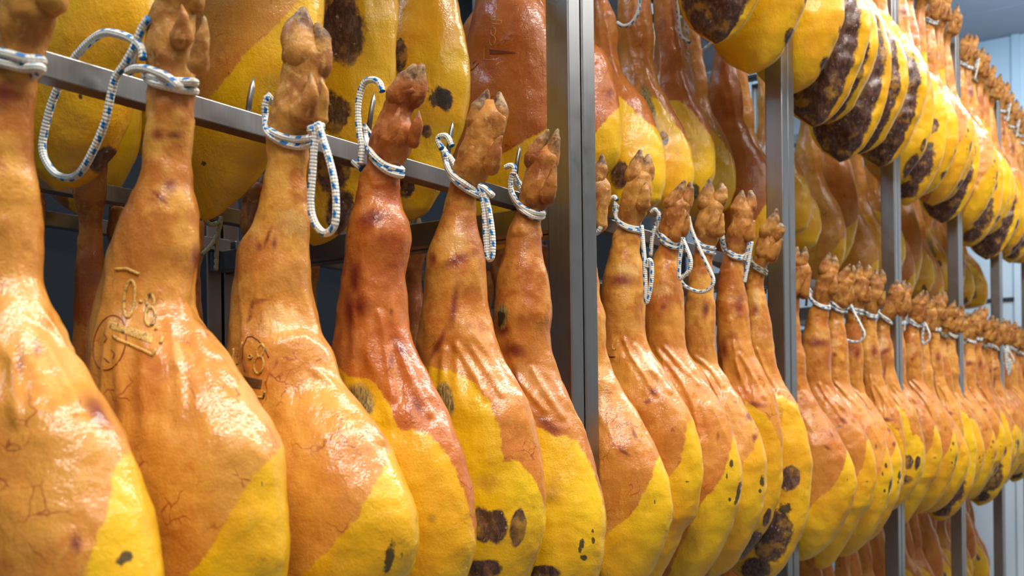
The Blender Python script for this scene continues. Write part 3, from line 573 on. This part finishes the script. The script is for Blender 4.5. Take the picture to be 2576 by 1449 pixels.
rope(4, [[(916,318),(920,350),(937,387),(968,415),(1011,428)],[(913,340),(921,375),(946,408),(975,432),(1010,441)]],
 [dict(off=.03, p=[(962,245),(955,224),(938,216),(920,222),(908,246),(902,290),(905,345),(911,385),(908,425)]), dict(off=.02, p=[(890,414),(900,424),(910,432)])], 'rope rising in a tall narrow loop left of the reddish tilted trotter', group=CG)
rope(5, [[(1106,362),(1116,385),(1122,410),(1140,440),(1172,464),(1202,484)],[(1118,385),(1124,420),(1142,452),(1170,475),(1202,492)]],
 [dict(off=.03, p=[(1138,378),(1125,355),(1108,355),(1103,366),(1112,385)]), dict(off=.05, p=[(1205,488),(1214,520),(1219,570),(1222,625),(1227,660),(1236,655),(1237,610),(1230,555),(1218,505),(1206,486)]), dict(off=.05, p=[(1205,484),(1220,492),(1238,508)])], 'rope with a narrow hanging tail at the fifth ankle from left', group=CG)
rope(6, [[(1290,432),(1284,460),(1290,490),(1310,518),(1340,534),(1366,536)],[(1286,440),(1284,475),(1294,505),(1315,530),(1342,546),(1364,544)]],
 [dict(off=.02, p=[(1272,427),(1284,423),(1294,428),(1292,445)])], 'rope hooked over a steel pin at the last ankle before the first posts', group=CG)
rope(7, [[(1490,588),(1500,586),(1506,582)]], [dict(off=.03, p=[(1498,592),(1506,586),(1511,577)])], 'short rope end peeping out right of the first pair of posts', group=CG)
rope(8, [[(1546,512),(1548,535),(1556,555),(1580,570),(1613,575)],[(1545,525),(1550,548),(1562,565),(1585,578),(1612,582)]],
 [dict(off=.03, p=[(1538,506),(1546,502),(1553,510)]), dict(off=.045, p=[(1613,576),(1617,620),(1621,670),(1623,720),(1625,765),(1632,745),(1638,705),(1637,668),(1630,662),(1626,680)])], 'rope with long straight tail hanging right of the pale patched shank', group=CG)
rope(9, [[(1652,550),(1655,575),(1672,598),(1695,612),(1716,610)],[(1648,560),(1652,585),(1670,610),(1692,622),(1712,622)]],
 [dict(off=.03, p=[(1638,540),(1648,533),(1658,543),(1656,560)]), dict(off=.035, p=[(1648,575),(1641,605),(1637,650)]), dict(off=.05, p=[(1716,608),(1726,632),(1736,660),(1734,685),(1722,698),(1709,706),(1708,670),(1714,630),(1718,606)])], 'rope with a small open loop at the third ankle after the first posts', group=CG)
rope(10, [[(1752,602),(1768,618),(1796,625)],[(1752,612),(1768,630),(1795,637)]],
 [dict(off=.06, p=[(1733,556),(1738,580),(1750,612),(1766,648),(1784,685),(1794,712),(1785,733),(1762,741),(1735,733),(1718,720),(1709,700)])], 'rope with a wide round loop before the fourth ham after the first posts', group=CG)
rope(11, [[(1816,600),(1822,620),(1840,637),(1860,645),(1874,644)],[(1815,608),(1822,630),(1840,645),(1858,651),(1873,650)]],
 [dict(off=.05, p=[(1890,615),(1886,640),(1881,670),(1876,695),(1872,716)]), dict(off=.05, p=[(1886,618),(1880,640),(1872,662)]), dict(off=.02, p=[(1813,598),(1818,596),(1820,606)])], 'rope with a straight tail between the last two trotters before the second posts', group=CG)
rope(12, [[(1886,645),(1894,662),(1910,674),(1928,683)],[(1886,652),(1894,670),(1910,682),(1927,690)]], [], 'soiled yellowish rope round the last ankle before the second posts', 'rope_old', group=CG)
rope('c2', [[(1483,-165),(1497,-155),(1512,-158)]], [dict(off=.05, p=[(1508,-156),(1545,-110),(1585,-40),(1603,-5),(1607,25),(1601,55),(1585,77),(1567,82),(1552,74)])], 'rope hanging in a round loop at the top, right of the first posts', group='ropes high behind the rail')
rope('c4', [[(1657,-145),(1672,-135),(1687,-138)]], [dict(off=.03, p=[(1684,-138),(1696,-70),(1702,5),(1706,45),(1710,85),(1716,102),(1735,116)]), dict(off=.03, p=[(1684,-136),(1708,-70),(1720,8),(1726,50),(1730,100)])], 'thin doubled rope hanging right of a high reddish shank at the top', group='ropes high behind the rail')
rope('c5', [[(1805,-22),(1822,-15),(1838,-18)]], [dict(off=.09, p=[(1824,-14),(1828,40),(1822,88),(1806,112),(1785,135),(1760,156)])], 'frayed rope end hanging slanted below the dark lean ham at the top', group='ropes high behind the rail')
# ------------------------------------------------------------------ racks of the store
PX = [.36, 1.711, 2.917, 4.20, 5.45, 6.66, 7.88]
YF, PW = 1.012, .052
ZM, ZT, ZL = ZC+.394, ZC+1.80, ZC-.40
ORD = ['first', 'second', 'third', 'fourth', 'fifth', 'sixth']
BZ = [ZC+1.20, ZC+1.42] + [ZC+1.44]*4
BY = [1.39] + [1.485]*5
def pin_mesh():
    return tube_mesh('pin', [([Vector((0,0,0)), Vector((.004,-.002,.03)), Vector((.0066,-.004,.046)), Vector((.0088,-.005,.062))], False)], [.0042,.0042,.0042,.0004], 12)
PIN = pin_mesh(); PIN.materials.append(M['steel'])
def rack(i, pins):
    x0, x1 = PX[i]+.053, PX[i+1]+.045
    r = bpy.data.objects.new('hanging_rack', None); COL.objects.link(r); r.location = (x0, YF, 0)
    lab = ['nearest stainless steel rack, carrying the large hams on the left', 'second stainless steel rack, between the first and second pairs of posts', 'third stainless steel rack, from the second pair of posts to the next post',
           'fourth stainless steel rack along the row of hams', 'fifth stainless steel rack along the row of hams', 'last visible stainless steel rack at the right edge, near the white wall']
    tag(r, lab[i], 'rack', 'stainless steel racks in a row')
    o = Vector((x0, YF, 0)); bx = lambda n, lo, hi, m='steel', b=.003: link(n, box_mesh(n, Vector(lo)-o, Vector(hi)-o, b), M[m], r)
    yb = YF+1.05; H = ZC+1.875
    for (xa, xb) in ((x0, x0+.05), (x1-.045, x1)):
        for ya in (YF, yb):
            bx('post', (xa, ya, 0), (xb, ya+PW, H)); bx('end_cap', (xa+.002, ya+.002, H), (xb-.002, ya+PW-.002, H+.025), 'cap', .004)
        for z in (ZM, ZT, BZ[i], ZL):
            bx('cross_bar', (xa+.006, YF+PW, z-.052), (xb-.006, yb, z-.002), b=.002)
    for n, y, z in (('rail', 1.125, ZM), ('rail', 1.125, ZT), ('rail', BY[i], BZ[i]), ('rail', BY[i], ZL), ('rail', 1.70, ZM), ('rail', 2.022, ZM), ('rail', 2.022, ZT)):
        if z == ZL and i < 2: continue
        bx(n, (x0+.004, y, z-.002), (x1-.004, y+.03, z+.029), b=.0015)
    for (x, y, z) in pins:
        p = bpy.data.objects.new('pin', PIN); COL.objects.link(p); p.parent = r; p.location = Vector((x, y, z))-o
    return r
fx = {k: HAMS[k]['X'] for k in range(1, 13)}
# pins: measured on the nearest rack, beside every ankle elsewhere
pins = {i: [] for i in range(6)}
for (x, y) in ((928,325),(1127,388),(1297,442)):
    p = at(x, y, Y=1.122); pins[0].append((p.x, p.y, p.z))
for k in (1, 2, 3): pins[0].append((fx[k]+.01, 1.135, ZM+.02))
for k in (8, 9, 10, 11): pins[1].append((fx[k]-.03, 1.13, ZM+.02))

def ham_copy(key, X, Y, z, label, group, rz=0., sc=1., color=None, cords=True, pin=None, rgroup=None, rlabel=None):
    h = HAMS[key]; c = copy_tree(h['o'], (X, Y, z), rz, sc, label, group, color)
    if cords and h['ropes']:
        lab = rlabel or ('rope' + label[label.index(','):])
        if rng.random() < .3: copy_tree(h['ropes'][0], (X, Y, z), rz, sc, lab, rgroup or 'ropes on the far racks')
        else:
            q = bpy.data.objects.new('hanging_rope', h['ring']); COL.objects.link(q); q.location = (X, Y, z); q.rotation_euler.z = rz; q.scale = (sc,)*3
            tag(q, lab, 'rope', rgroup or 'ropes on the far racks')
    if pin is not None: pins[pin].append((X-.03*sc, 1.13, z+.02))
    return c
ZA = {k: HAMS[k]['org'].z for k in HAMS}
YA = {k: HAMS[k]['org'].y for k in HAMS}
rng = random.Random(11)
NUM = ['first', 'second', 'third', 'fourth', 'fifth', 'sixth']
tints = [(1,1,1,1), (.96,.94,.95,1), (.93,.84,.80,1), (1,1.0,.95,1), (.88,.76,.70,1), (1,.96,.92,1)]
# front middle rail of the racks beyond the second pair of posts
order = {2: [7,8,9,10,11,5], 3: [8,9,7,11,12,6], 4: [9,8,11,12,10,5], 5: [8,10,9,12,11,6]}
for i, ks in order.items():
    a, b = PX[i]+.195, PX[i+1]-.095
    for j, k in enumerate(ks):
        X = a + (b-a)*j/5 + rng.uniform(-.008,.008); z = ZC+.318+rng.uniform(-.02,.012)
        ham_copy(k, X, 1.035+(.02 if j == 0 else 0), z, f'cured ham, {NUM[j]} along the front middle rail of the {ORD[i]} rack', 'cured hams on the front middle rails of the far racks',
                 rng.uniform(-.06,.06), rng.uniform(.96,1.02), rng.choice(tints), k not in (7,), i)
# back upper rail beyond the second posts
border = {2: [('c4',3.62),('c2',3.84),('c3',4.03)], 3: [('c5',4.42),('a5',4.66),('c5',4.90),('c4',5.12),('c2',5.31)], 4: [('c5',5.66),('a5',5.90),('c4',6.13),('c5',6.36),('c3',6.54)], 5: [('c5',6.90),('a5',7.13),('c4',7.36),('c2',7.58)]}
for i, ks in border.items():
    for j, (k, X) in enumerate(ks):
        ham_copy(k, X, 1.42, BZ[i]-.06+rng.uniform(-.02,.02), f'high ham, {NUM[j]} along the upper back rail of the {ORD[i]} rack', 'hams on the upper back rails of the far racks', rng.uniform(-.06,.06), rng.uniform(.95,1.02), rng.choice(tints), False)
ham_copy('c1', 2.14, 1.42, BZ[1]-.06, 'high ham hidden mostly by the first pair of posts', 'hams on the upper back rails of the far racks', 0, .98, None, False)
ham_copy('c4', 3.20, 1.42, BZ[2]-.05, 'dark ham deep in shade beside the second pair of posts', 'hams on the upper back rails of the far racks', .05, .98, (.8,.7,.66,1), False)  # skin tint darkened to put the shade into its colour
# top rail: lean cut faces turned to the near end, then yellow fat sides
CUT = {}
for n, k in enumerate((9, 10, 12)):
    D = dict(NEAR[k]); D['cutface'] = [.52,.5,.46][n]; D['allfat'] = NEAR[k]['ank'][1]+260; D['blobs'] = []; D.pop('fat', None)
    key = f't{k}'; CUT[key] = D
Dy = dict(NEAR[10]); Dy['allfat'] = NEAR[10]['ank'][1]+190; Dy['blobs'] = [('M',1880,1395,30,26),('O',1915,1300,8,20)]; Dy.pop('fat'); CUT['y10'] = Dy
TOPG = 'hams on the top front rails'
def top_ham(key, X, label, rz, sc, z, color=None):
    if key in CUT and key not in HAMS:
        build_ham(key, CUT[key], label, TOPG, 64, 110); o = HAMS[key]['o']
        o.location = (X, 1.04, z); o.rotation_euler.z = rz; o.scale = (sc,)*3; return o
    return ham_copy(key, X, 1.04, z, label, TOPG, rz, sc, color, True)
ZTA = ZT-.065
tops = {0: [('11',.66),('10',.86),('8',1.06),('9',1.26),('11',1.46)], 1: [('t9',2.33),('t12',2.57),('y10',2.79)], 2: [('y10',3.11),('t9',3.28),('t10',3.48),('t12',3.68),('t10',3.88),('t9',4.08)], 3: [('11',4.43),('12',4.61),('y10',4.80),('9',4.99),('y10',5.18),('t12',5.35)],
        4: [('9',5.68),('11',5.86),('12',6.03),('y10',6.21),('y10',6.40),('t12',6.57)], 5: [('11',6.89),('10',7.07),('11',7.25),('12',7.42),('9',7.59),('11',7.76)]}
for i, ks in tops.items():
    for j, (k, X) in enumerate(ks):
        kk = k if k[0] in 'ty' else int(k)
        face = 'dark cut face' if k[0] == 't' else 'yellow side'
        z = ZTA + rng.uniform(-.02,.02)
        if i == 1: z = ZTA + (.10 if j == 0 else .075 if j == 1 else .02)
        top_ham(kk, X, f'ham, {face}, {NUM[j]} along the top front rail of the {ORD[i]} rack', rng.uniform(-.05,.05), rng.uniform(.97,1.03), z, None if k[0] == 't' else rng.choice(tints[:4]))
# lower back rail, its shade painted in by a darker skin tint
for i in range(2, 6):
    a, b = PX[i]+.15, PX[i+1]-.10
    for j in range(6):
        k = ['c5','c4','a5','c3','c5','c2'][(j+i) % 6]; X = a+(b-a)*j/5
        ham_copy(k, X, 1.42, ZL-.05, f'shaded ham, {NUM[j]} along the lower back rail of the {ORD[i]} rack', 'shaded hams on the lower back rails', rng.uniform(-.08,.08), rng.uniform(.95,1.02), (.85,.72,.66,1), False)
# far row seen in the gaps between the near hams
for j, X in enumerate((.98, 1.18, 1.38, 1.57, 1.95, 2.15, 2.35, 2.55, 2.74)):
    k = ['c5','a5','c4','c5','c3'][j % 5]
    ham_copy(k, X, 1.95, ZM-.09, f'dark ham in the gaps of the far row, {["first","second","third","fourth","fifth","sixth","seventh","eighth","ninth"][j]} from the left', 'dark hams of the far row', rng.uniform(-.1,.1), rng.uniform(.95,1.02), (.62,.46,.40,1), False)  # dimness of the gaps painted in through a darker skin tint
for j, X in enumerate((1.28, 1.48, 2.05, 2.25)):
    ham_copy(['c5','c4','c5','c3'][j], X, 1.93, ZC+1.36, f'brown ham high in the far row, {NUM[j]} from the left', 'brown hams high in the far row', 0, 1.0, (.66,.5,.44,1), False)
for j, X in enumerate((.90, 1.09, 1.28, 1.47, 1.98, 2.17, 2.36, 2.55, 2.74)):
    k = ['a5','c5','c4','c5','a5'][j % 5]
    ham_copy(k, X, 1.62, ZM-.07+rng.uniform(-.02,.01), f'dark ham in the middle row behind the front legs, {["first","second","third","fourth","fifth","sixth","seventh","eighth","ninth"][j]} from the left', 'dark hams of the middle row', rng.uniform(-.1,.1), rng.uniform(.94,1.0), (.70,.50,.42,1), False)  # darkened skin tint stands for the shade behind the front row
# a cord on the far row, in the soiled colour to paint its shade
def far_cord(pts, label):
    paths = [(catmull([at(x, y, Y=1.64) for x, y in st], 8), False) for st in pts]
    o = link('hanging_rope', tube_mesh('hanging_rope', paths, .0046, 10, .0125, paths[0][0][0]), M['rope_old'], None, paths[0][0][0]); tag(o, label, 'rope')
far_cord([[(556,545),(552,575),(535,612),(508,640)],[(546,600),(545,640),(543,680)],[(512,548),(530,565),(550,560)]], 'shaded rope hanging in the dark gap right of the second ham')
for i in range(6): rack(i, pins[i])

# ------------------------------------------------------------------ room
def struct(n, lo, hi, m):
    return tag(link(n, box_mesh(n, lo, hi), M[m]), kind='structure')
X0, X1, Y0, Y1, H = -3.2, 9.3, -3.4, 4.2, ZC+2.97
struct('floor', (X0-.2, Y0-.2, -.1), (X1+.2, Y1+.2, 0), 'floor')
struct('wall_right', (X0-.2, Y0-.2, 0), (X1+.2, Y0, H), 'aisle'); struct('wall_left', (X0-.2, Y1, 0), (X1+.2, Y1+.2, H), 'dark')
struct('wall_near', (X0-.2, Y0, 0), (X0, Y1, H), 'aisle'); struct('wall_end', (X1, Y0, 0), (X1+.2, Y1, H), 'wall')
# ceiling of long panels with narrow joints
bm = bmesh.new()
x = X0-.2; 
while x < X1+.2:
    w = 1.2
    m_ = box_mesh('panel', (x, Y0-.2, H), (min(x+w-.012, X1+.2), Y1+.2, H+.12), .004); bm.from_mesh(m_); bpy.data.meshes.remove(m_); x += w
me = bpy.data.meshes.new('ceiling'); bm.to_mesh(me); bm.free(); tag(link('ceiling', me, M['ceil']), kind='structure')
struct('ceiling_2', (X0-.2, Y0-.2, H+.121), (X1+.2, Y1+.2, H+.2), 'ceil').name = 'ceiling_slab'
p = at(2562, 700, X=9.29); struct('trim_1', (9.27, p.y-.03, 0), (9.3, p.y+.03, H), 'wall')
p = at(2550, 752, X=9.29); struct('trim_2', (9.285, Y0, p.z-.015), (9.3, Y1, p.z+.015), 'cap')

# ------------------------------------------------------------------ light
def area(name, loc, size, power, color, target=None, rot=None, spread=None):
    l = bpy.data.lights.new(name, 'AREA'); l.shape = 'RECTANGLE'; l.size, l.size_y = size; l.energy = power; l.color = color
    if spread: l.spread = spread
    o = bpy.data.objects.new(name, l); COL.objects.link(o); o.location = loc
    if target is not None: o.rotation_euler = (Vector(target)-Vector(loc)).to_track_quat('-Z', 'Y').to_euler()
    else: o.rotation_euler = rot or (0,0,0)
    return o
area('ceiling_strip_aisle', (2.6, -.35, H-.03), (9.5, .4), 360, (1,.98,.95))
area('ceiling_strip_far', (2.6, -2.3, H-.03), (9.5, .4), 115, (1,.99,.97))
area('ceiling_strip_behind', (2.6, 2.75, H-.03), (9.5, .25), 190, (.45,.72,1))
area('cool_fill_end', (8.0, .9, H-.05), (1.2, 1.6), 55, (.40,.70,1), target=(9.3, 1.3, 2.6))  # cool light added to turn the top of the end wall blue
w = bpy.data.worlds.new('World'); S.world = w; w.use_nodes = True
w.node_tree.nodes['Background'].inputs[0].default_value = (.9,.93,1,1); w.node_tree.nodes['Background'].inputs[1].default_value = .02

# ------------------------------------------------------------------ camera
cd = bpy.data.cameras.new('camera'); cam = bpy.data.objects.new('camera', cd); COL.objects.link(cam); S.camera = cam
cd.sensor_width = 36; cd.sensor_fit = 'HORIZONTAL'; cd.lens = 36*F/2576; cd.shift_x = 0; cd.shift_y = (CY-724.5)/2576
cd.clip_start = .05; cd.clip_end = 60
fwd = Vector((math.cos(TH), math.sin(TH), 0)); right = Vector((math.sin(TH), -math.cos(TH), 0)); up = Vector((0,0,1))
R = Matrix((right, up, -fwd)).transposed(); R = R @ Matrix.Rotation(-RHO, 3, 'Z')
cam.matrix_world = Matrix.Translation((0,0,ZC)) @ R.to_4x4()
cd.dof.use_dof = True; cd.dof.focus_distance = 1.85; cd.dof.aperture_fstop = 5.6
S.view_settings.view_transform = 'Standard'; S.view_settings.look = 'None'; S.view_settings.gamma = 1; S.view_settings.use_curve_mapping = False
S.view_settings.exposure = 0.08
S.cycles.use_denoising = True
S.cycles.max_bounces = 4; S.cycles.diffuse_bounces = 2; S.cycles.glossy_bounces = 2; S.cycles.transmission_bounces = 0
S.cycles.use_adaptive_sampling = True; S.cycles.adaptive_threshold = .08; S.cycles.adaptive_min_samples = 12
